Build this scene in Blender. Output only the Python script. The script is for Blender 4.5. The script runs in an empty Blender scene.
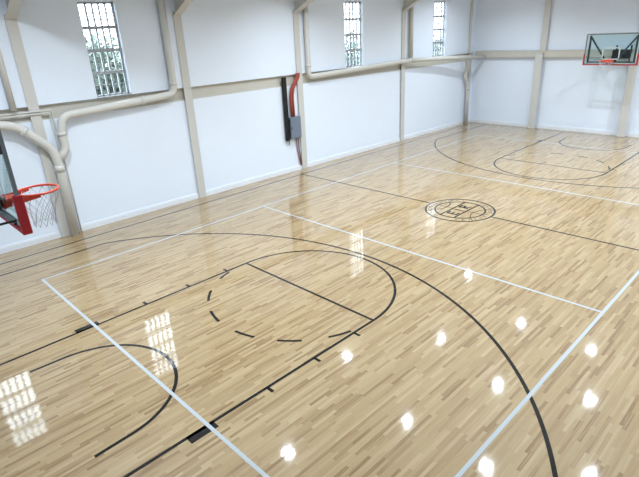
import bpy, bmesh, math, random
from mathutils import Vector, Matrix
random.seed(7)
C = bpy.context.scene.collection

# ------------------------------------------------------------------ camera
YAW, PIT, ROL = 0.8090, 0.3913, -0.0522
cam_d = bpy.data.cameras.new('camera'); cam = bpy.data.objects.new('camera', cam_d); C.objects.link(cam)
cp, sp, ct, st = math.cos(YAW), math.sin(YAW), math.cos(PIT), math.sin(PIT)
fwd = Vector((cp * ct, sp * ct, -st)); rt = Vector((sp, -cp, 0)); up = rt.cross(fwd)
r2 = math.cos(ROL) * rt + math.sin(ROL) * up; u2 = -math.sin(ROL) * rt + math.cos(ROL) * up
cam.matrix_world = Matrix(((r2.x, u2.x, -fwd.x, -11.4975), (r2.y, u2.y, -fwd.y, -6.5478), (r2.z, u2.z, -fwd.z, 4.6073), (0, 0, 0, 1)))
cam_d.sensor_fit = 'HORIZONTAL'; cam_d.sensor_width = 36; cam_d.lens = 501.76 / 639 * 36
cam_d.clip_start = 0.05; cam_d.clip_end = 300
bpy.context.scene.camera = cam

# ------------------------------------------------------------------ world, exposure
w = bpy.data.worlds.new('sky'); bpy.context.scene.world = w; w.use_nodes = True
bg = w.node_tree.nodes['Background']; bg.inputs[0].default_value = (0.86, 0.93, 1.0, 1); bg.inputs[1].default_value = 11
vs = bpy.context.scene.view_settings
vs.view_transform = 'Standard'; vs.look = 'None'; vs.gamma = 1; vs.use_curve_mapping = False; vs.exposure = -0.03
LAMP_W = 120.0
LAMP_COL = (0.82, 0.92, 1.0)

# ------------------------------------------------------------------ helpers
def lin(c): return tuple((v / 255 / 12.92) if v / 255 <= .04045 else ((v / 255 + .055) / 1.055) ** 2.4 for v in c) + (1,)
def mat(name, rgb, rough=.5, metal=0, coat=0, noise=0.0, nscale=8.0, bump=0.0, bscale=60.0):
    m = bpy.data.materials.new(name); m.use_nodes = True; nt = m.node_tree; b = nt.nodes['Principled BSDF']
    b.inputs['Base Color'].default_value = lin(rgb); b.inputs['Roughness'].default_value = rough; b.inputs['Metallic'].default_value = metal
    if coat: b.inputs['Coat Weight'].default_value = coat; b.inputs['Coat Roughness'].default_value = .06
    tc = nt.nodes.new('ShaderNodeTexCoord')
    if noise:
        n = nt.nodes.new('ShaderNodeTexNoise'); n.inputs['Scale'].default_value = nscale; n.inputs['Detail'].default_value = 4
        nt.links.new(tc.outputs['Object'], n.inputs['Vector'])
        mx = nt.nodes.new('ShaderNodeMix'); mx.data_type = 'RGBA'
        c = lin(rgb); mx.inputs[6].default_value = tuple(v * (1 - noise) for v in c[:3]) + (1,); mx.inputs[7].default_value = tuple(min(1, v * (1 + noise)) for v in c[:3]) + (1,)
        nt.links.new(n.outputs['Fac'], mx.inputs[0]); nt.links.new(mx.outputs[2], b.inputs['Base Color'])
    if bump:
        n = nt.nodes.new('ShaderNodeTexNoise'); n.inputs['Scale'].default_value = bscale
        nt.links.new(tc.outputs['Object'], n.inputs['Vector'])
        bp = nt.nodes.new('ShaderNodeBump'); bp.inputs['Strength'].default_value = bump; bp.inputs['Distance'].default_value = .01
        nt.links.new(n.outputs['Fac'], bp.inputs['Height']); nt.links.new(bp.outputs[0], b.inputs['Normal'])
    return m

def floor_normal(nt):
    """slight tilt of every strip so the gloss breaks up from board to board; returns (normal socket, row, cell socket)"""
    N = nt.nodes.new; Lk = nt.links.new
    tc = N('ShaderNodeTexCoord'); sep = N('ShaderNodeSeparateXYZ'); Lk(tc.outputs['Object'], sep.inputs[0])
    def M(op, a, b=None, c=None):
        n = N('ShaderNodeMath'); n.operation = op
        for i, v in enumerate((a, b, c)):
            if v is None: continue
            if isinstance(v, (int, float)): n.inputs[i].default_value = v
            else: Lk(v, n.inputs[i])
        return n.outputs[0]
    PW, PL = 0.046, 0.5
    ry = M('DIVIDE', sep.outputs['Y'], PW); row = M('FLOOR', ry); fy = M('FRACT', ry)
    wn = N('ShaderNodeTexWhiteNoise'); wn.noise_dimensions = '1D'; Lk(row, wn.inputs['W'])
    ln = M('MULTIPLY_ADD', wn.outputs['Value'], .5, PL - .2)
    cx = M('DIVIDE', M('MULTIPLY_ADD', wn.outputs['Value'], 37.0, sep.outputs['X']), ln); col = M('FLOOR', cx); fx = M('FRACT', cx)
    cb = N('ShaderNodeCombineXYZ'); Lk(row, cb.inputs[0]); Lk(col, cb.inputs[1])
    w2 = N('ShaderNodeTexWhiteNoise'); w2.noise_dimensions = '2D'; Lk(cb.outputs[0], w2.inputs['Vector'])
    # per-board normal tilt
    vm = N('ShaderNodeVectorMath'); vm.operation = 'MULTIPLY_ADD'; Lk(w2.outputs['Color'], vm.inputs[0])
    vm.inputs[1].default_value = (TILT, TILT, 0); vm.inputs[2].default_value = (-TILT / 2, -TILT / 2, 1)
    # long soft waviness of the finish
    nz = N('ShaderNodeTexNoise'); nz.inputs['Scale'].default_value = 9.0; nz.inputs['Detail'].default_value = 3; Lk(tc.outputs['Object'], nz.inputs['Vector'])
    v2 = N('ShaderNodeVectorMath'); v2.operation = 'MULTIPLY_ADD'; Lk(nz.outputs['Color'], v2.inputs[0]); v2.inputs[1].default_value = (WAVE, WAVE, 0); v2.inputs[2].default_value = (-WAVE / 2, -WAVE / 2, 0)
    v3 = N('ShaderNodeVectorMath'); v3.operation = 'ADD'; Lk(vm.outputs[0], v3.inputs[0]); Lk(v2.outputs[0], v3.inputs[1])
    v4 = N('ShaderNodeVectorMath'); v4.operation = 'NORMALIZE'; Lk(v3.outputs[0], v4.inputs[0])
    return M, tc, v4.outputs[0], w2, fx, fy, ln
TILT, WAVE = 0.006, 0.004

def maple():
    m = bpy.data.materials.new('maple_strip_floor'); m.use_nodes = True; nt = m.node_tree; b = nt.nodes['Principled BSDF']; N = nt.nodes.new; Lk = nt.links.new
    M, tc, nrm, w2, fx, fy, ln = floor_normal(nt)
    rp = N('ShaderNodeValToRGB'); cr = rp.color_ramp
    stops = [(0, (130, 103, 68)), (.09, (144, 117, 80)), (.2, (151, 126, 88)), (.38, (157, 132, 94)), (.6, (161, 138, 99)), (.82, (166, 143, 105)), (1, (174, 152, 116))]
    cr.elements[0].position = 0; cr.elements[0].color = lin(stops[0][1]); cr.elements[1].position = 1; cr.elements[1].color = lin(stops[-1][1])
    for p, c in stops[1:-1]: e = cr.elements.new(p); e.color = lin(c)
    # grain
    mp = N('ShaderNodeMapping'); mp.inputs['Scale'].default_value = (2.0, 60, 1); Lk(tc.outputs['Object'], mp.inputs[0])
    ad = N('ShaderNodeVectorMath'); ad.operation = 'ADD'; Lk(mp.outputs[0], ad.inputs[0])
    sc = N('ShaderNodeVectorMath'); sc.operation = 'SCALE'; Lk(w2.outputs['Color'], sc.inputs[0]); sc.inputs['Scale'].default_value = 40; Lk(sc.outputs[0], ad.inputs[1])
    g = N('ShaderNodeTexNoise'); g.inputs['Scale'].default_value = 1; g.inputs['Detail'].default_value = 5; g.inputs['Roughness'].default_value = .6; Lk(ad.outputs[0], g.inputs['Vector'])
    f = M('ADD', w2.outputs['Value'], M('MULTIPLY', M('SUBTRACT', g.outputs['Fac'], .5), 1.1)); Lk(f, rp.inputs[0])
    # seams
    sy = M('LESS_THAN', M('MULTIPLY', M('MINIMUM', fy, M('SUBTRACT', 1, fy)), .046), .0008)
    sx = M('LESS_THAN', M('MULTIPLY', M('MINIMUM', fx, M('SUBTRACT', 1, fx)), ln), .0015)
    s = M('MULTIPLY', M('MAXIMUM', sx, sy), .35)
    mx = N('ShaderNodeMix'); mx.data_type = 'RGBA'; Lk(s, mx.inputs[0]); Lk(rp.outputs[0], mx.inputs[6]); mx.inputs[7].default_value = lin((110, 80, 50))
    Lk(mx.outputs[2], b.inputs['Base Color']); b.inputs['Roughness'].default_value = .42; b.inputs['Specular IOR Level'].default_value = .3
    b.inputs['Coat Weight'].default_value = 1; b.inputs['Coat Roughness'].default_value = .048; b.inputs['Coat IOR'].default_value = 1.5
    Lk(nrm, b.inputs['Coat Normal'])
    return m
def paint(name, rgb):
    m = bpy.data.materials.new(name); m.use_nodes = True; nt = m.node_tree; b = nt.nodes['Principled BSDF']
    _, _, nrm, *_r = floor_normal(nt)
    b.inputs['Base Color'].default_value = lin(rgb); b.inputs['Roughness'].default_value = .5; b.inputs['Specular IOR Level'].default_value = .1
    b.inputs['Coat Weight'].default_value = 1; b.inputs['Coat Roughness'].default_value = .048; b.inputs['Coat IOR'].default_value = 1.42
    nt.links.new(nrm, b.inputs['Coat Normal']); return m
def glass(name, tint, refl=1.0):
    m = bpy.data.materials.new(name); m.use_nodes = True; nt = m.node_tree; N = nt.nodes.new
    nt.nodes.remove(nt.nodes['Principled BSDF']); out = nt.nodes['Material Output']
    t = N('ShaderNodeBsdfTransparent'); t.inputs[0].default_value = tint + (1,)
    g = N('ShaderNodeBsdfGlossy'); g.inputs['Roughness'].default_value = .03
    fr = N('ShaderNodeFresnel'); fr.inputs['IOR'].default_value = 1.45
    mx = N('ShaderNodeMixShader'); geo = N('ShaderNodeNewGeometry'); mf = N('ShaderNodeMath'); mf.operation = 'SUBTRACT'; mf.inputs[0].default_value = 1; nt.links.new(geo.outputs['Backfacing'], mf.inputs[1])
    ml = N('ShaderNodeMath'); ml.operation = 'MULTIPLY'; nt.links.new(fr.outputs[0], ml.inputs[0]); nt.links.new(mf.outputs[0], ml.inputs[1]); nt.links.new(ml.outputs[0], mx.inputs[0]); nt.links.new(t.outputs[0], mx.inputs[1]); nt.links.new(g.outputs[0], mx.inputs[2])
    nt.links.new(mx.outputs[0], out.inputs[0]); return m
def emis(name, rgb, s):
    m = bpy.data.materials.new(name); m.use_nodes = True; b = m.node_tree.nodes['Principled BSDF']
    b.inputs['Base Color'].default_value = lin((230, 230, 230)); b.inputs['Emission Color'].default_value = rgb + (1,); b.inputs['Emission Strength'].default_value = s; return m

M_floor = maple()
M_black = paint('black_court_paint', (8, 7, 8)); M_white = paint('white_court_paint', (178, 185, 190))
M_wall = mat('white_wall_panel', (230, 239, 252), .6, noise=.012, nscale=3, bump=.03, bscale=25)
M_ceil = mat('white_roof_sheet', (228, 232, 238), .7)
M_base = mat('white_baseboard', (228, 232, 238), .5)
M_beige = mat('beige_painted_steel', (203, 201, 196), .5, noise=.03, nscale=5)
M_girt = mat('beige_girt_paint', (198, 194, 184), .55, noise=.04, nscale=4)
M_pipe = mat('cream_painted_pipe', (208, 206, 200), .42, noise=.02, nscale=6)
M_blackm = mat('black_powder_coat', (5, 5, 6), .6, noise=.05)
M_blackm2 = mat('dark_grey_metal', (52, 58, 62), .45)
M_alu = mat('grey_aluminium', (120, 130, 134), .4, metal=.5, noise=.03)
M_red = mat('red_foam_padding', (176, 22, 30), .55, noise=.05, nscale=20)
M_rim = mat('orange_red_rim_steel', (214, 70, 42), .4, noise=.03)
M_net = mat('white_net_cord', (196, 198, 204), .8, noise=.03)
M_line = mat('white_glass_line', (190, 204, 200), .5)
M_glassb = glass('backboard_glass', (.80, .88, .88)); M_glassw = glass('window_glass', (.93, .96, .97))
M_wframe = mat('pale_grey_window_frame', (168, 172, 178), .5, noise=.02)
M_gbox = mat('blue_grey_enclosure', (112, 124, 142), .45, noise=.03)
M_redp = mat('rust_red_conduit', (160, 70, 54), .5, noise=.05)
M_cable = mat('brown_cable_cover', (150, 112, 112), .6)
M_house = mat('black_lamp_housing', (30, 30, 32), .4)
M_lens = emis('lamp_lens', (.95, .97, 1.0), 3.0)
M_leaf = mat('tree_leaves', (52, 66, 54), .7, noise=.35, nscale=2.5); M_leaf2 = mat('pale_tree_leaves', (92, 108, 98), .7, noise=.3, nscale=2.0)
M_bark = mat('tree_bark', (92, 76, 62), .85, noise=.2); M_ground = mat('grass_ground', (70, 82, 70), .9, noise=.2, nscale=1.0)

class MB:
    def __init__(s, tf=None): s.bm = bmesh.new(); s.tf = tf or (lambda p: Vector(p))
    def poly(s, pts):
        return s.bm.faces.new([s.bm.verts.new(s.tf(p)) for p in pts])
    def box(s, a, b):
        x0, y0, z0 = a; x1, y1, z1 = b
        v = [s.bm.verts.new(s.tf(p)) for p in ((x0, y0, z0), (x1, y0, z0), (x1, y1, z0), (x0, y1, z0), (x0, y0, z1), (x1, y0, z1), (x1, y1, z1), (x0, y1, z1))]
        for f in ((0, 3, 2, 1), (4, 5, 6, 7), (0, 1, 5, 4), (1, 2, 6, 5), (2, 3, 7, 6), (3, 0, 4, 7)): s.bm.faces.new([v[i] for i in f])
        return s
    def prism(s, ring, axis_vec):
        """ring of 3-D points extruded by axis_vec"""
        av = Vector(axis_vec); n = len(ring)
        a = [s.bm.verts.new(s.tf(p)) for p in ring]; b = [s.bm.verts.new(s.tf(Vector(p) + av)) for p in ring]
        s.bm.faces.new(a); s.bm.faces.new(b[::-1])
        for i in range(n): s.bm.faces.new((a[i], b[i], b[(i + 1) % n], a[(i + 1) % n]))
        return s
    def bar(s, p, q, w, h=None):
        """rectangular bar between two points"""
        h = h or w; p = Vector(p); q = Vector(q); d = (q - p).normalized()
        a = d.cross(Vector((0, 0, 1))) if abs(d.z) < .95 else d.cross(Vector((1, 0, 0))); a.normalize(); b = d.cross(a)
        ring = [p + a * w / 2 * i + b * h / 2 * j for i, j in ((-1, -1), (1, -1), (1, 1), (-1, 1))]
        return s.prism(ring, q - p)
    def tube(s, pts, r, n=12, closed=False, cap=True):
        pts = [s.tf(p) for p in pts]; k = len(pts); rings = []; ref = None
        for i, p in enumerate(pts):
            if closed: t = (pts[(i + 1) % k] - pts[i - 1])
            else: t = pts[min(i + 1, k - 1)] - pts[max(i - 1, 0)]
            t.normalize()
            if ref is None: ref = t.cross(Vector((0, 0, 1))) if abs(t.z) < .9 else t.cross(Vector((0, 1, 0)))
            a = ref - t * ref.dot(t); a.normalize(); ref = a; b = t.cross(a)
            rings.append([s.bm.verts.new(p + a * r * math.cos(2 * math.pi * j / n) + b * r * math.sin(2 * math.pi * j / n)) for j in range(n)])
        for i in range(k if closed else k - 1):
            A, B = rings[i], rings[(i + 1) % k]
            for j in range(n):
                f = s.bm.faces.new((A[j], A[(j + 1) % n], B[(j + 1) % n], B[j])); f.smooth = True
        if cap and not closed: s.bm.faces.new(rings[0][::-1]); s.bm.faces.new(rings[-1])
        return s
    def lathe(s, prof, n=24, c=(0, 0, 0)):
        rings = [[s.bm.verts.new(s.tf((c[0] + r * math.cos(2 * math.pi * j / n), c[1] + r * math.sin(2 * math.pi * j / n), c[2] + z))) for j in range(n)] for r, z in prof]
        for A, B in zip(rings, rings[1:]):
            for j in range(n): s.bm.faces.new((A[j], A[(j + 1) % n], B[(j + 1) % n], B[j])).smooth = True
        s.bm.faces.new(rings[0][::-1]); s.bm.faces.new(rings[-1]); return s
    def obj(s, name, m, parent=None, bevel=0, recalc=True):
        if recalc: bmesh.ops.recalc_face_normals(s.bm, faces=s.bm.faces[:])
        me = bpy.data.meshes.new(name); s.bm.to_mesh(me); s.bm.free(); me.materials.append(m)
        o = bpy.data.objects.new(name, me); C.objects.link(o)
        if parent is not None: o.parent = parent
        if bevel:
            bv = o.modifiers.new('bevel', 'BEVEL'); bv.width = bevel; bv.segments = 2; bv.limit_method = 'ANGLE'
        return o
def struct(o): o['kind'] = 'structure'; return o
def tag(o, label, cat, group=None):
    o['label'] = label; o['category'] = cat
    if group: o['group'] = group
    return o
def thing(name, label, cat, loc=(0, 0, 0), rz=0, group=None):
    o = bpy.data.objects.new(name, None); C.objects.link(o); o.location = loc; o.rotation_euler = (0, 0, rz); o.empty_display_size = .2
    return tag(o, label, cat, group)
def smooth_path(pts, r=.18, k=5):
    """round the corners of a polyline"""
    pts = [Vector(p) for p in pts]; out = [pts[0]]
    for a, b, c in zip(pts, pts[1:], pts[2:]):
        u = (a - b); v = (c - b); ra = min(r, u.length * .48, v.length * .48); p = b + u.normalized() * ra; q = b + v.normalized() * ra
        for i in range(k + 1):
            t = i / k; out.append(p * (1 - t) ** 2 + b * 2 * t * (1 - t) + q * t * t)
    return out + [pts[-1]]

# wall frame: (s along the wall = world x, o = distance off its face into the hall, z)
def Yw(x): return 6.93 - .0155 * (x + 9.3)
def WL(p): return Vector((p[0], Yw(p[0]) - p[1], p[2]))
XF = 11.97; XN = -12.6; YR = -7.7; EAVE = 6.2; PITCH = .32
BT, BB = 3.30, 2.95           # the girt band between upper and lower panels
YRIDGE = -.4
def roofz(y):
    return EAVE + PITCH * ((6.9 - y) if y > YRIDGE else (y - YR) * (6.9 - YRIDGE) / (YRIDGE - YR))

# ------------------------------------------------------------------ setting
b = MB(); b.box((XN - .2, YR - .2, -.1), (XF + .2, 7.3, 0)); floor = struct(b.obj('floor', M_floor))
# left wall, with holes for the windows
WINS = [(-10.4, -9.49), (-6.27, -5.36), (2.95, 3.94), (8.47, 9.47)]
WZ0, WZ1 = 3.30, 5.54
b = MB(WL); T = -.16
b.box((XN, T, 0), (XF + .01, 0, BB)); b.box((XN, T, BB), (XF + .01, -.09, BT))
x = XN
for a, c in WINS: b.box((x, T, BT), (a, .03, 6.15)); b.box((a, T, WZ1), (c, .03, 6.15)); x = c
b.box((x, T, BT), (XF + .01, .03, 6.15)); struct(b.obj('wall_left', M_wall))
b = MB(); b.box((XF, YR, 0), (XF + .16, 6.95, 3.05)); b.box((XF, YR, 3.05), (XF + .16, 6.95, 6.15))
b.prism([(XF, YR, 6.15), (XF, 6.95, 6.15), (XF, YRIDGE, roofz(YRIDGE) + .1)], (.16, 0, 0)); struct(b.obj('wall_far', M_wall))
b = MB(); b.box((XN - .16, YR - .16, 0), (XN, 7.15, 6.15)); b.prism([(XN, YR - .1, 6.15), (XN, 6.98, 6.15), (XN, YRIDGE, roofz(YRIDGE) + .1)], (-.16, 0, 0)); struct(b.obj('wall_near', M_wall))
b = MB(); b.box((XN, YR - .16, 0), (XF + .16, YR, 6.2)); struct(b.obj('wall_right', M_wall))
b = MB()
for (ya, yb) in ((7.2, YRIDGE), (YRIDGE, YR - .2)):
    za, zb = roofz(min(ya, 6.9)) - (PITCH * .3 if ya > 7 else 0), roofz(yb)
    b.prism([(XN - .2, ya, za), (XN - .2, yb, zb), (XN - .2, yb, zb + .1), (XN - .2, ya, za + .1)], (XF - XN + .4, 0, 0))
struct(b.obj('ceiling', M_ceil))
b = MB(WL); b.box((XN, .0, 0), (XF, .03, .13)); b.box((XN, .0, .13), (XF, .018, .16)); struct(b.obj('baseboard_left', M_base))
b = MB(); b.box((XF - .03, YR, 0), (XF, 6.58, .13)); b.box((XF - .018, YR, .13), (XF, 6.58, .16)); struct(b.obj('baseboard_far', M_base))
# girt showing between the panels on the left wall
b = MB(WL); b.box((XN, -.09, BB), (XF - .02, -.06, BT)); b.box((XN, -.06, BB), (XF - .02, -.02, BB + .05)); b.box((XN, -.06, BT - .04), (XF - .02, -.035, BT)); struct(b.obj('trim_1', M_girt))

# windows
def window(i, a, c):
    z0, z1 = WZ0, WZ1; e = bpy.data.objects.new('window_%d' % i, None); C.objects.link(e); e['kind'] = 'structure'; e.location = WL(((a + c) / 2, 0, z0))
    off = e.location.copy(); tf = lambda p: WL(p) - off
    f = MB(tf); F0, F1 = -.14, -.09
    f.box((a, F0, z0), (a + .045, F1, z1)); f.box((c - .045, F0, z0), (c, F1, z1)); f.box((a, F0, z0), (c, F1, z0 + .06)); f.box((a, F0, z1 - .05), (c, F1, z1))
    rows = [z0 + .06 + (z1 - z0 - .11) * k / 4 for k in range(5)]
    for k in (1, 2, 3): f.box((a, F0, rows[k] - .038), (c, F1 + .004, rows[k] + .038))
    f.box((a, F0, rows[3] + .17), (c, F1 - .02, rows[3] + .195))
    for k in range(1, 5):
        xx = a + .045 + (c - a - .09) * k / 5; f.box((xx - .02, F0 + .005, z0), (xx + .02, F1 + .0, z1))
    f.obj('window_frame', M_wframe, e)
    s = MB(tf); s.box((a - .0, -.09, z0 - .0), (c + .0, .045, z0 + .018)); s.obj('window_sill', M_wframe, e)
    g = MB(tf)
    for k in range(6):
        xx = a + .06 + (c - a - .12) * k / 5; g.tube([(xx, -.06, z0 + .02), (xx, -.06, z1 - .005)], .008, 8)
    for zz in (z0 + .3, z1 - .25): g.box((a, -.066, zz - .007), (c, -.054, zz + .01))
    g.obj('security_bars', M_wframe, e)
    for k in range(4):
        p = MB(tf); p.box((a + .04, -.118, rows[k] + .02), (c - .04, -.114, rows[k + 1] - .02)); p.obj('pane', M_glassw, e)
for i, (a, c) in enumerate(WINS): window(i + 1, a, c)

# ------------------------------------------------------------------ court markings (painted on the floor)
LW = .052; Z0 = .0012
def mark(name, m, z=Z0):
    b = MB(); b.z = z; b.n = name; b.m = m; return b
def seg(b, p, q, wd=LW, ext=0):
    p = Vector(p + (0,)) if len(p) == 2 else Vector(p); q = Vector(q + (0,)) if len(q) == 2 else Vector(q)
    d = (q - p).normalized(); p = p - d * ext; q = q + d * ext; n = Vector((-d.y, d.x, 0)) * wd / 2
    b.poly([(v.x, v.y, b.z) for v in (p - n, q - n, q + n, p + n)])
def arc(b, cx, cy, r, a0, a1, wd=LW, n=64):
    a0, a1 = math.radians(a0), math.radians(a1); L = []
    for i in range(n + 1):
        a = a0 + (a1 - a0) * i / n; L.append([b.bm.verts.new((cx + (r + k * wd / 2) * math.cos(a), cy + (r + k * wd / 2) * math.sin(a), b.z)) for k in (-1, 1)])
    for A, B in zip(L, L[1:]): b.bm.faces.new((A[0], A[1], B[1], B[0]))
def done(b): return b.obj(b.n, b.m, floor)
b = mark('boundary_line', M_black)
S = 6.2246; BL = 11.60
for s in (-1, 1): seg(b, (-BL, s * S), (BL, s * S), ext=LW / 2); seg(b, (s * BL, -S + .026), (s * BL, S - .026))
done(b)
b = mark('center_line', M_black)
seg(b, (0, .915), (0, S)); seg(b, (0, -S), (0, -.915)); done(b)
FT = 5.7934; LH = 1.7943; XA = 9.93; TR = 6.0984; TX = 9.9451; TY = 5.5153
for s in (-1, 1):
    b = mark('three_point_line', M_black); ang = math.degrees(math.asin(TY / TR)); xt = TX - math.sqrt(TR * TR - TY * TY)
    if s > 0: arc(b, TX, 0, TR, 180 - ang, 180 + ang, .056, 96)
    else: arc(b, -TX, 0, TR, -ang, ang, .056, 96)
    for t in (-1, 1): seg(b, (s * BL, t * TY), (s * xt, t * TY), .056)
    done(b)
    b = mark('lane_line', M_black)
    for t in (-1, 1):
        seg(b, (s * BL, t * LH), (s * FT, t * LH))
        for e in (.503, 1.416, 2.3415): seg(b, (s * (FT + e), t * LH), (s * (FT + e), t * (LH + .135)))
        b.poly([(s * (FT + 3.24), t * (LH - .02), b.z), (s * (FT + 3.64), t * (LH - .02), b.z), (s * (FT + 3.64), t * (LH + .13), b.z), (s * (FT + 3.24), t * (LH + .13), b.z)])
    seg(b, (s * FT, -LH + .026), (s * FT, LH - .026)); done(b)
    b = mark('free_throw_circle', M_black)
    if s > 0: arc(b, FT, 0, LH, 90, 270)
    else: arc(b, -FT, 0, LH, -90, 90)
    for a0, a1 in ((106, 117), (133, 146), (159, 173), (188, 201), (214, 227), (241, 254)):
        if s < 0: arc(b, -FT, 0, LH, a0, a1, LW, 8)
        else: arc(b, FT, 0, LH, 180 - a1, 180 - a0, LW, 8)
    done(b)
    b = mark('restricted_area_arc', M_black)
    if s > 0: arc(b, XA, 0, 1.2042, 90, 270)
    else: arc(b, -XA, 0, 1.2042, -90, 90)
    for t in (-1, 1): seg(b, (s * XA, t * 1.2042), (s * (XA + .42), t * 1.225))
    done(b)
VX, VY, VA = 9.12, 4.55, 3.09
b = mark('volleyball_boundary_line', M_white, .0022)
for s in (-1, 1): seg(b, (-VX, s * VY), (VX, s * VY), ext=.025); seg(b, (s * VX, -VY + .026), (s * VX, VY - .026))
done(b)
for s in (-1, 1):
    b = mark('volleyball_attack_line', M_white, .0022); seg(b, (s * VA, -VY + .026), (s * VA, VY - .026)); done(b)

# centre emblem: two rings, basketball seams, and a band of letters
logo = mark('center_emblem', M_black, .0026)
arc(logo, 0, 0, .895, 0, 360, .05, 72); arc(logo, 0, 0, .655, 0, 360, .045, 64)
for s in (-1, 1): seg(logo, (-.62, s * .2), (.62, s * .2), .045)
seg(logo, (0, .2), (0, .64), .02); seg(logo, (0, -.64), (0, -.2), .02)
arc(logo, 0, 1.02, .62, 215, 325, .022, 20); arc(logo, 0, -1.02, .62, 35, 145, .022, 20)
def letter(strokes, ox, oy, sc, wd, rot=0):
    cr, sr = math.cos(rot), math.sin(rot)
    for x0, y0, x1, y1 in strokes:
        P = []
        for x_, y_ in ((x0, y0), (x1, y1)): x_ *= sc; y_ *= sc; P.append((ox + x_ * cr - y_ * sr, oy + x_ * sr + y_ * cr))
        seg(logo, P[0], P[1], wd, wd * .3)
G = {'E': [(0, 0, 0, 1), (0, 1, .6, 1), (0, .5, .5, .5), (0, 0, .6, 0)], 'T': [(.35, 0, .35, 1), (0, 1, .7, 1)], 'R': [(0, 0, 0, 1), (0, 1, .5, 1), (.5, 1, .5, .55), (.5, .55, 0, .5), (.15, .5, .6, 0)], 'H': [(0, 0, 0, 1), (.6, 0, .6, 1), (0, .5, .6, .5)], 'I': [(0, 0, 0, 1)], 'L': [(0, 0, 0, 1), (0, 0, .55, 0)], 'A': [(0, 0, .3, 1), (.3, 1, .6, 0), (.12, .4, .48, .4)]}
letter(G['E'], -.40, -.13, .26, .05); letter(G['I'], -.04, -.13, .26, .045); letter(G['R'], .20, -.13, .26, .05)
# short lettering strokes round the ring, too small in the photograph to read
for k in range(30):
    a = math.radians(12 * k)
    if k in (0, 1, 14, 15, 16, 29): continue
    rr = .775; ca, sa = math.cos(a), math.sin(a)
    seg(logo, ((rr - .045) * ca, (rr - .045) * sa), ((rr + .045) * ca, (rr + .045) * sa), .02)
    if k % 3 == 0:
        a2 = a + .07; seg(logo, ((rr + .04) * ca, (rr + .04) * sa), ((rr + .04) * math.cos(a2), (rr + .04) * math.sin(a2)), .02)
done(logo)

# ------------------------------------------------------------------ steel frames
def frame(xc, label):
    t = thing('steel_frame', label, 'steel frame', (xc, Yw(xc), 0), 0, 'steel frames along the left wall'); off = Vector((xc, Yw(xc), 0))
    tf = lambda p: WL((p[0] + xc, p[1], p[2])) - off
    b = MB(tf); fw = .12
    b.box((-fw, .045, 0), (fw, .06, 5.28)); b.box((-.008, -.1, 0), (.008, .045, 5.28)); b.obj('column', M_beige, t)
    # knee plate and lower flange rising into the hall
    b = MB(tf); k = .47
    pts = [(-.008, .035, 5.19), (-.008, 1.55, 5.19 + 1.51 * k), (-.008, 1.55, EAVE + .42), (-.008, -.02, EAVE - .08)]
    b.prism(pts, (.016, 0, 0)); b.obj('haunch_web', M_beige, t)
    b = MB(tf); b.prism([(-fw, .03, 5.165), (-fw, 1.55, 5.165 + 1.52 * k), (-fw, 1.55, 5.185 + 1.52 * k), (-fw, .03, 5.185)], (2 * fw, 0, 0)); b.obj('haunch_flange', M_beige, t)
    # rafters to the ridge and down to the right-hand wall, and the right column
    b = MB(lambda p: Vector((p[0] + xc, p[1], p[2])) - off)
    ya = Yw(xc) - 1.55; yr = YRIDGE; zl = 5.18 + 1.52 * k
    d = .34
    for (p, q) in (((ya, zl), (yr, roofz(yr) - .45)), ((yr, roofz(yr) - .45), (YR + .05, roofz(YR) - .45))):
        b.prism([(-.008, p[0], p[1]), (-.008, q[0], q[1]), (-.008, q[0], q[1] + d), (-.008, p[0], p[1] + d)], (.016, 0, 0))
        b.prism([(-fw, p[0], p[1]), (-fw, q[0], q[1]), (-fw, q[0], q[1] + .015), (-fw, p[0], p[1] + .015)], (2 * fw, 0, 0))
    b.obj('rafter', M_beige, t)
    b = MB(lambda p: Vector((p[0] + xc, p[1], p[2])) - off); b.box((-fw, YR + .2, 0), (fw, YR + .215, 5.75)); b.box((-.008, YR, 0), (.008, YR + .2, 5.75)); b.obj('column', M_beige, t)
    return t
frame(-7.80, 'beige steel frame at left edge, its column behind the near hoop and thick pipe')
frame(-3.70, 'beige steel frame just right of the nearest barred window')
frame(.62, 'beige steel frame beside the red conduit and grey box')
frame(6.38, 'beige steel frame between the two far barred windows')

b = MB(WL); b.box((11.38, .035, BT), (11.50, .10, 6.0)); b.box((11.50, .035, 0), (11.64, .12, BT)); c = b.obj('corner_post', M_beige); tag(c, 'slim beige steel post standing in the far corner', 'post')
def farpost(yc, label):
    t = thing('wall_column', label, 'column', (XF, yc, 0), 0, 'beige columns on the far wall')
    b = MB(); b.box((-.24, -.16, 0), (-.225, .16, 3.26)); b.box((-.225, -.008, 0), (0, .008, 3.26)); b.box((-.24, -.16, 3.25), (0, .16, 3.262)); b.obj('lower_column', M_beige, t)
    b = MB(); b.box((-.10, -.14 - .08, 3.36), (-.085, .14 - .08, 6.6)); b.box((-.085, -.09, 3.36), (0, -.07, 6.6)); b.obj('upper_column', M_beige, t)
farpost(3.30, 'beige column on the far wall, left of the far backboard')
farpost(-.45, 'beige column at the right edge, below the far backboard')
farpost(-4.3, 'beige column on the far wall beyond the right edge')
b = MB(); b.box((-.17, YR + .02, 3.355), (0, 6.4, 3.37)); b.box((-.02, YR + .02, 3.06), (-.004, 6.4, 3.37)); b.box((-.155, YR + .02, 3.10), (-.14, 6.4, 3.355)); b.box((-.17, YR + .02, 3.085), (0, 6.4, 3.10))
c = b.obj('wall_girt', M_girt); c.location.x = XF; tag(c, 'long beige horizontal girt across the far wall behind the hoop', 'steel beam')

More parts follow.
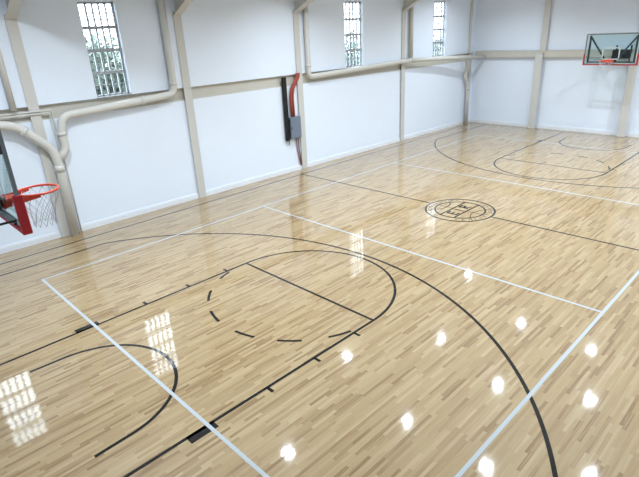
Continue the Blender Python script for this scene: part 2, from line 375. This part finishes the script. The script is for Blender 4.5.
# ------------------------------------------------------------------ pipes
def pipe(name, label, paths, r, m=M_pipe, coup=(), cat='pipe', rr=.18):
    t = thing(name, label, cat, WL(paths[0][0])); off = t.location.copy(); tf = lambda p: WL(p) - off
    b = MB(tf)
    for p in paths: b.tube(smooth_path(p, rr), r, 14)
    b.obj('pipe', m, t)
    for p, q in coup:
        b = MB(tf); b.tube([p, q], r * 1.13, 14); b.obj('coupling', m, t)
    return t
O = .15
pipe('drain_pipe', 'thick cream pipe dropping left of the second column, then running along the girt', [[(-4.17, O, 6.0), (-4.17, O, 3.20), (-4.6, O, 3.15), (-7.28, O, 3.0), (-7.36, O, 2.5), (-7.33, O, 2.22), (-7.55, O, 1.98)]], .095,
     coup=[((-4.17, O, 3.42), (-4.17, O, 3.50)), ((-5.1, O, 3.123), (-5.2, O, 3.118)), ((-7.35, O, 2.55), (-7.355, O, 2.63))], rr=.24)
pipe('drain_pipe', 'thick cream pipe bending down to the floor behind the near rim', [[(-10.4, .18, 3.07), (-8.35, .18, 2.97), (-7.68, .18, 2.3), (-7.6, .18, 1.95), (-7.63, .18, 0.0)]], .105, coup=[((-7.61, .18, 1.7), (-7.60, .18, 1.86)), ((-8.14, .18, 2.76), (-8.2, .18, 2.82))], rr=.3)
pipe('conduit', 'thin cream conduit crossing the column above the near hoop and down', [[(-10.2, .08, 3.22), (-7.43, .08, 3.17), (-7.43, .03, 3.0), (-7.40, .03, 2.0), (-7.42, .05, 0.0)], [(-10.2, .08, 3.16), (-7.49, .08, 3.11), (-7.49, .03, 3.0), (-7.46, .03, 2.0), (-7.48, .05, 0.0)]], .018, rr=.06)
pipe('vent_pipe', 'slim cream pipe left of the first column, top left corner', [[(-8.24, .11, 6.0), (-8.24, .11, 3.26)]], .07)
pipe('drain_pipe', 'cream pipe dropping right of the third column, then along the far girt to the corner', [[(.98, .13, 6.0), (.98, .13, 3.17), (1.4, .13, 3.17), (6.0, .17, 3.30), (6.9, .2, 3.30)], [(6.7, .2, 3.30), (9.0, .36, 3.24), (11.78, .66, 3.11)]], .088,
     coup=[((6.3, .175, 3.30), (6.42, .18, 3.30)), ((.98, .13, 3.5), (.98, .13, 3.58))], rr=.14)
pipe('vent_pipe', 'brownish cream pipe just right of the fourth column, dropping onto the pipe', [[(6.78, .12, 6.0), (6.78, .14, 3.40)]], .085, m=M_girt)
pipe('drain_pipe', 'S-bent cream downpipe in the far corner', [[(10.60, .46, 3.085), (10.95, .3, 2.85), (11.08, .2, 2.6), (11.06, .16, 2.25), (11.28, .16, 1.98), (11.36, .16, 1.7), (11.40, .16, 0.0)]], .085, coup=[((11.36, .16, 1.62), (11.355, .16, 1.74))], rr=.2)

# electrical items by the third column
t = thing('electrical_box', 'blue grey electrical box left of the third column', 'electrical box', WL((.22, .0, 1.2))); off = t.location.copy(); tf = lambda p: WL(p) - off
b = MB(tf); b.box((-.03, .01, 1.19), (.45, .17, 1.92)); b.obj('box', M_gbox, t, bevel=.006)
b = MB(tf); b.box((-.015, .172, 1.205), (.435, .185, 1.905)); d = b.obj('door', M_gbox, t, bevel=.004)
b = MB(tf); b.box((.0, .185, 1.52), (.02, .2, 1.6)); b.obj('latch', M_blackm, d); b = MB(tf); b.box((-.035, .03, 1.25), (-.03, .15, 1.85)); b.obj('side_plate', M_blackm2, t)
b = MB(WL)
for dx in (-.045, .045): b.tube(smooth_path([(.50 + dx, .105, 3.34), (.48 + dx, .105, 3.2), (.24 + dx, .09, 2.9), (.17 + dx, .09, 2.6), (.18 + dx, .09, 1.925)], .12), .042, 12)
tag(b.obj('conduit', M_redp), 'pair of rust red conduits running down into the blue grey box', 'conduit')
b = MB(WL); b.box((-.19, .035, 1.14), (-.04, .12, 3.25)); tag(b.obj('cable_trunking', M_blackm, bevel=.005), 'tall black vertical trunking left of the red conduits', 'trunking')
b = MB(WL); b.tube([(.30, .04, 1.18), (.34, .03, .7), (.44, .05, .17)], .02, 8); b.tube([(.40, .04, 1.18), (.42, .03, .7), (.47, .05, .17)], .02, 8); tag(b.obj('cable', M_cable), 'brownish cables hanging from the blue grey box to the floor', 'cable')
b = MB(WL); b.tube([(-.06, .07, 1.135), (-.06, .07, .98)], .012, 6); tag(b.obj('cable', M_blackm), 'short black cable stub under the black trunking', 'cable')

# ------------------------------------------------------------------ hoops (local: board faces +X, origin on the floor below the rim centre)
def hoop(loc, rz, label, wallx, near):
    t = thing('basketball_hoop', label, 'basketball hoop', loc, rz, 'basketball hoops')
    BX = -.40; W2 = .914; B0, B1 = 2.90, 3.97
    b = MB(); b.box((BX - .012, -W2 + .03, B0 + .03), (BX, W2 - .03, B1 - .03)); g = b.obj('backboard', M_glassb, t)
    b = MB()
    for s in (-1, 1): b.box((BX - .03, s * W2 - .02, B0), (BX + .006, s * W2 + .02, B1))
    b.box((BX - .03, -W2, B0 - .02), (BX + .006, W2, B0 + .025)); b.box((BX - .03, -W2, B1 - .02), (BX + .006, W2, B1 + .02)); b.obj('backboard_frame', M_alu, t)
    b = MB(); X0, X1 = BX + .0005, BX + .003
    def rect(y0, z0, y1, z1, w_):
        b.box((X0, y0, z0), (X1, y1, z0 + w_)); b.box((X0, y0, z1 - w_), (X1, y1, z1)); b.box((X0, y0, z0), (X1, y0 + w_, z1)); b.box((X0, y1 - w_, z0), (X1, y1, z1))
    rect(-.305, 3.06, .305, 3.50, .04); rect(-W2 + .03, B0 + .03, W2 - .03, B1 - .03, .018); b.obj('target_lines', M_line, t)
    b = MB(); th = .03
    b.box((BX - .058, -W2 - .03, B0 - .04), (BX + .03, W2 + .03, B0 - .005))
    for s in (-1, 1):
        y0, y1 = sorted((s * (W2 - .012), s * (W2 + .035))); b.box((BX - .06, y0, B0 - .04), (BX + .032, y1, B0 + .37))
    b.obj('edge_padding', M_red, t, bevel=.012)
    # rim with bracket
    b = MB(); R = .2286; b.tube([(R * math.cos(a), R * math.sin(a), 3.05) for a in [2 * math.pi * i / 40 for i in range(40)]], .0135, 10, closed=True); rim = b.obj('rim', M_rim, t)
    b = MB(); b.box((BX + .004, -.13, 2.93), (BX + .016, .13, 3.07)); b.box((BX + .016, -.1, 3.035), (-R + .005, .1, 3.047))
    for s in (-1, 1):
        b.prism([(BX + .016, s * .14, 2.96), (BX + .016, s * .14, 3.045), (-.03, s * .222, 3.045), (-.03, s * .222, 3.015)], (0, -s * .01, 0))
    b.box((BX + .016, -.1, 2.99), (-R - .01, .1, 3.035)); b.obj('rim_bracket', M_rim, rim)
    b = MB(); n = 12; lv = [(.2286, 3.035), (.205, 2.95), (.17, 2.87), (.14, 2.79), (.125, 2.71), (.125, 2.63)]
    for i in range(n):
        for sgn in (1, -1):
            pts = []
            for k, (rr, zz) in enumerate(lv):
                a = 2 * math.pi * (i + sgn * .5 * (k % 2 if k < 2 else (k % 2))) / n; pts.append((rr * math.cos(a), rr * math.sin(a), zz))
            b.tube(pts, .0032, 5)
    b.obj('net', M_net, rim)
    # black support frame behind the glass
    b = MB(); SX = BX - .075
    for s in (-1, 1):
        if near:
            y0, y1 = sorted((s * .62, s * .93)); b.box((SX - .02, y0, 3.68), (SX + .05, y1, B1 + .01)); b.bar((SX, s * .66, 3.66), (SX, s * .17, B0 + .12), .05)
        else:
            b.bar((SX, s * .80, B0 + .02), (SX, s * .80, B1 - .02), .055); b.bar((SX, s * .79, B1 - .1), (SX, s * .17, B0 + .12), .05)
    b.bar((SX, -.83, B0 + .07), (SX, .83, B0 + .07), .03 if near else .05); b.bar((SX, -.83, B1 - .03), (SX, .83, B1 - .03), .04)
    b.box((SX - .03, -.14, B0 + .05), (SX + .05, .14, B0 + .16)); b.obj('support_frame', M_blackm2, t)
    b = MB(); wx = wallx
    for q in (-.1, .1): b.bar((SX - .02, q, 3.03), (wx + .3, q, 3.10), .06)
    b.box((wx, -.30, 3.02), (wx + .35, .30, 3.34))
    for q in (-.26, .26): b.bar((wx + .02, q, 2.9), (wx + .02, q, 3.5), .05)
    if near: b.bar((SX, -.9, 3.02), (wx + .3, -.9, 3.02), .02); b.bar((SX - .2, -.9, 2.98), (wx + .3, -.9, 2.98), .06); b.bar((wx + .17, -.92, 3.0), (wx + .17, -.28, 3.1), .06)
    b.obj('mounting_arm', M_blackm, t)
    return t
hoop((-9.925, -.16, 0), 0, 'near basketball hoop at left edge, red-padded board seen from behind', XN + 9.925, True)
hoop((9.89, 0, .03), math.pi, 'far basketball hoop with glass board on the far wall', -(XF - .17 - 9.89), False)

# ------------------------------------------------------------------ lamps under the roof
def lamp(loc, label, k=1.0):
    t = thing('high_bay_lamp', label, 'ceiling lamp', loc, 0, 'high bay lamps under the roof')
    zc = roofz(loc[1]) - loc[2]
    b = MB(); b.lathe([(.24, 0.0), (.25, .02), (.25, .05), (.2, .08), (.13, .10), (.12, .2), (.05, .22)], 28); b.obj('housing', M_house, t)
    b = MB(); b.lathe([(.16, -.012), (.17, -.001)], 28); b.obj('lens', M_lens, t)
    b = MB(); b.tube([(0, 0, .22), (0, 0, zc)], .008, 6); b.obj('hanger', M_house, t)
    ld = bpy.data.lights.new('lamp_light', 'AREA'); ld.shape = 'DISK'; ld.size = .23; ld.energy = LAMP_W * k; ld.color = LAMP_COL; ld.spread = math.radians(140)
    lo = bpy.data.objects.new('lamp_light', ld); C.objects.link(lo); lo.parent = t; lo.location = (0, 0, -.02)
LAMPS = [(-4.49, 2.65, 7.0), (-1.08, .75, 7.0), (-.27, 4.08, 6.5), (3.55, 2.5, 7.0), (2.4, -.52, 7.0), (-1.06, -1.95, 7.0), (6.55, .6, 7.0), (6.6, -2.1, 7.0), (3.73, -3.07, 7.0), (8.33, 4.09, 6.5), (.05, -4.23, 6.5),
         (9.6, -4.6, 6.5), (-8.4, 3.2, 7.0), (-8.4, -.6, 7.0), (-4.5, -4.8, 6.5)]  # last four: unseen lamps added to brighten the near and far ends
LL = ['over the near free throw circle, left side', 'over the court just left of centre', 'nearest the left wall beside the third column', 'over the centre circle, left side', 'over the centre circle, right side', 'over the near half, right of the free throw line',
      'over the far free throw line', 'over the far half, right of the free throw line', 'over the centre line, right side', 'nearest the far left corner', 'nearest the right wall at the centre line', 'unseen nearest the far right corner, added to brighten the far end', 'unseen over the near baseline, left side, added to brighten the near end', 'unseen over the near baseline, right side, added to brighten the near end', 'unseen nearest the right wall in the near half, added to brighten the near end']
for i, (p, l) in enumerate(zip(LAMPS, LL)): lamp(p, 'round black high bay lamp hanging ' + l, (2.6, 1.7, 1.6, 1.2)[i - 11] if i > 10 else 1.0)  # the added unseen lamps get extra power

# ------------------------------------------------------------------ outside the windows
b = MB(); b.box((-40, 7.4, -.1), (60, 60, -.02)); g = b.obj('ground_outside', M_ground); struct(g)
def tree(x, y, h, r, m, label):
    t = thing('tree', label, 'tree', (x, y, -.02), 0, 'trees outside the windows')
    b = MB(); b.tube([(0, 0, 0), (.05, .03, h * .3), (0, 0, h * .7)], .11, 8); b.obj('trunk', M_bark, t)
    b = MB(); rnd = random.Random(int(x * 100))
    blobs = [(Vector((rnd.uniform(-.5, .5) * r, rnd.uniform(-.5, .5) * r, h * rnd.uniform(.4, .85))), r * rnd.uniform(.45, .7)) for _ in range(9)]
    for _ in range(2600):
        c, rr = rnd.choice(blobs); v = Vector((rnd.gauss(0, 1), rnd.gauss(0, 1), rnd.gauss(0, 1))).normalized() * rr * rnd.uniform(.75, 1.05); p = c + v
        a = Vector((rnd.gauss(0, 1), rnd.gauss(0, 1), rnd.gauss(0, 1))).normalized(); q = a.cross(Vector((rnd.gauss(0, 1), rnd.gauss(0, 1), rnd.gauss(0, 1)))).normalized(); s = rnd.uniform(.08, .17)
        b.poly([p - a * s, p + q * s * .5, p + a * s, p - q * s * .5])
    b.obj('foliage', m, t, recalc=False)
TR_ = [(-3.75, 11.8, 4.2, 1.3, 0, 'dark green tree seen low in the nearest barred window'), (-3.3, 15.3, 4.8, 1.7, 1, 'pale green tree seen higher behind the dark one in the nearest barred window'), (-.4, 17.6, 4.8, 1.8, 1, 'pale green tree standing furthest back outside the nearest barred window'),
       (8.0, 11.4, 3.6, 1.4, 0, 'dark green tree seen low in the middle barred window'), (12.6, 15.2, 4.1, 2.0, 1, 'pale green tree seen behind the dark one in the middle barred window'),
       (17.6, 12.5, 3.4, 1.6, 1, 'pale green tree seen low in the farthest barred window'), (21.9, 15.5, 3.8, 1.8, 0, 'dark green tree at the back outside the farthest barred window')]
for x, y, h, r, k, l in TR_: tree(x, y, h, r, (M_leaf, M_leaf2)[k], l)
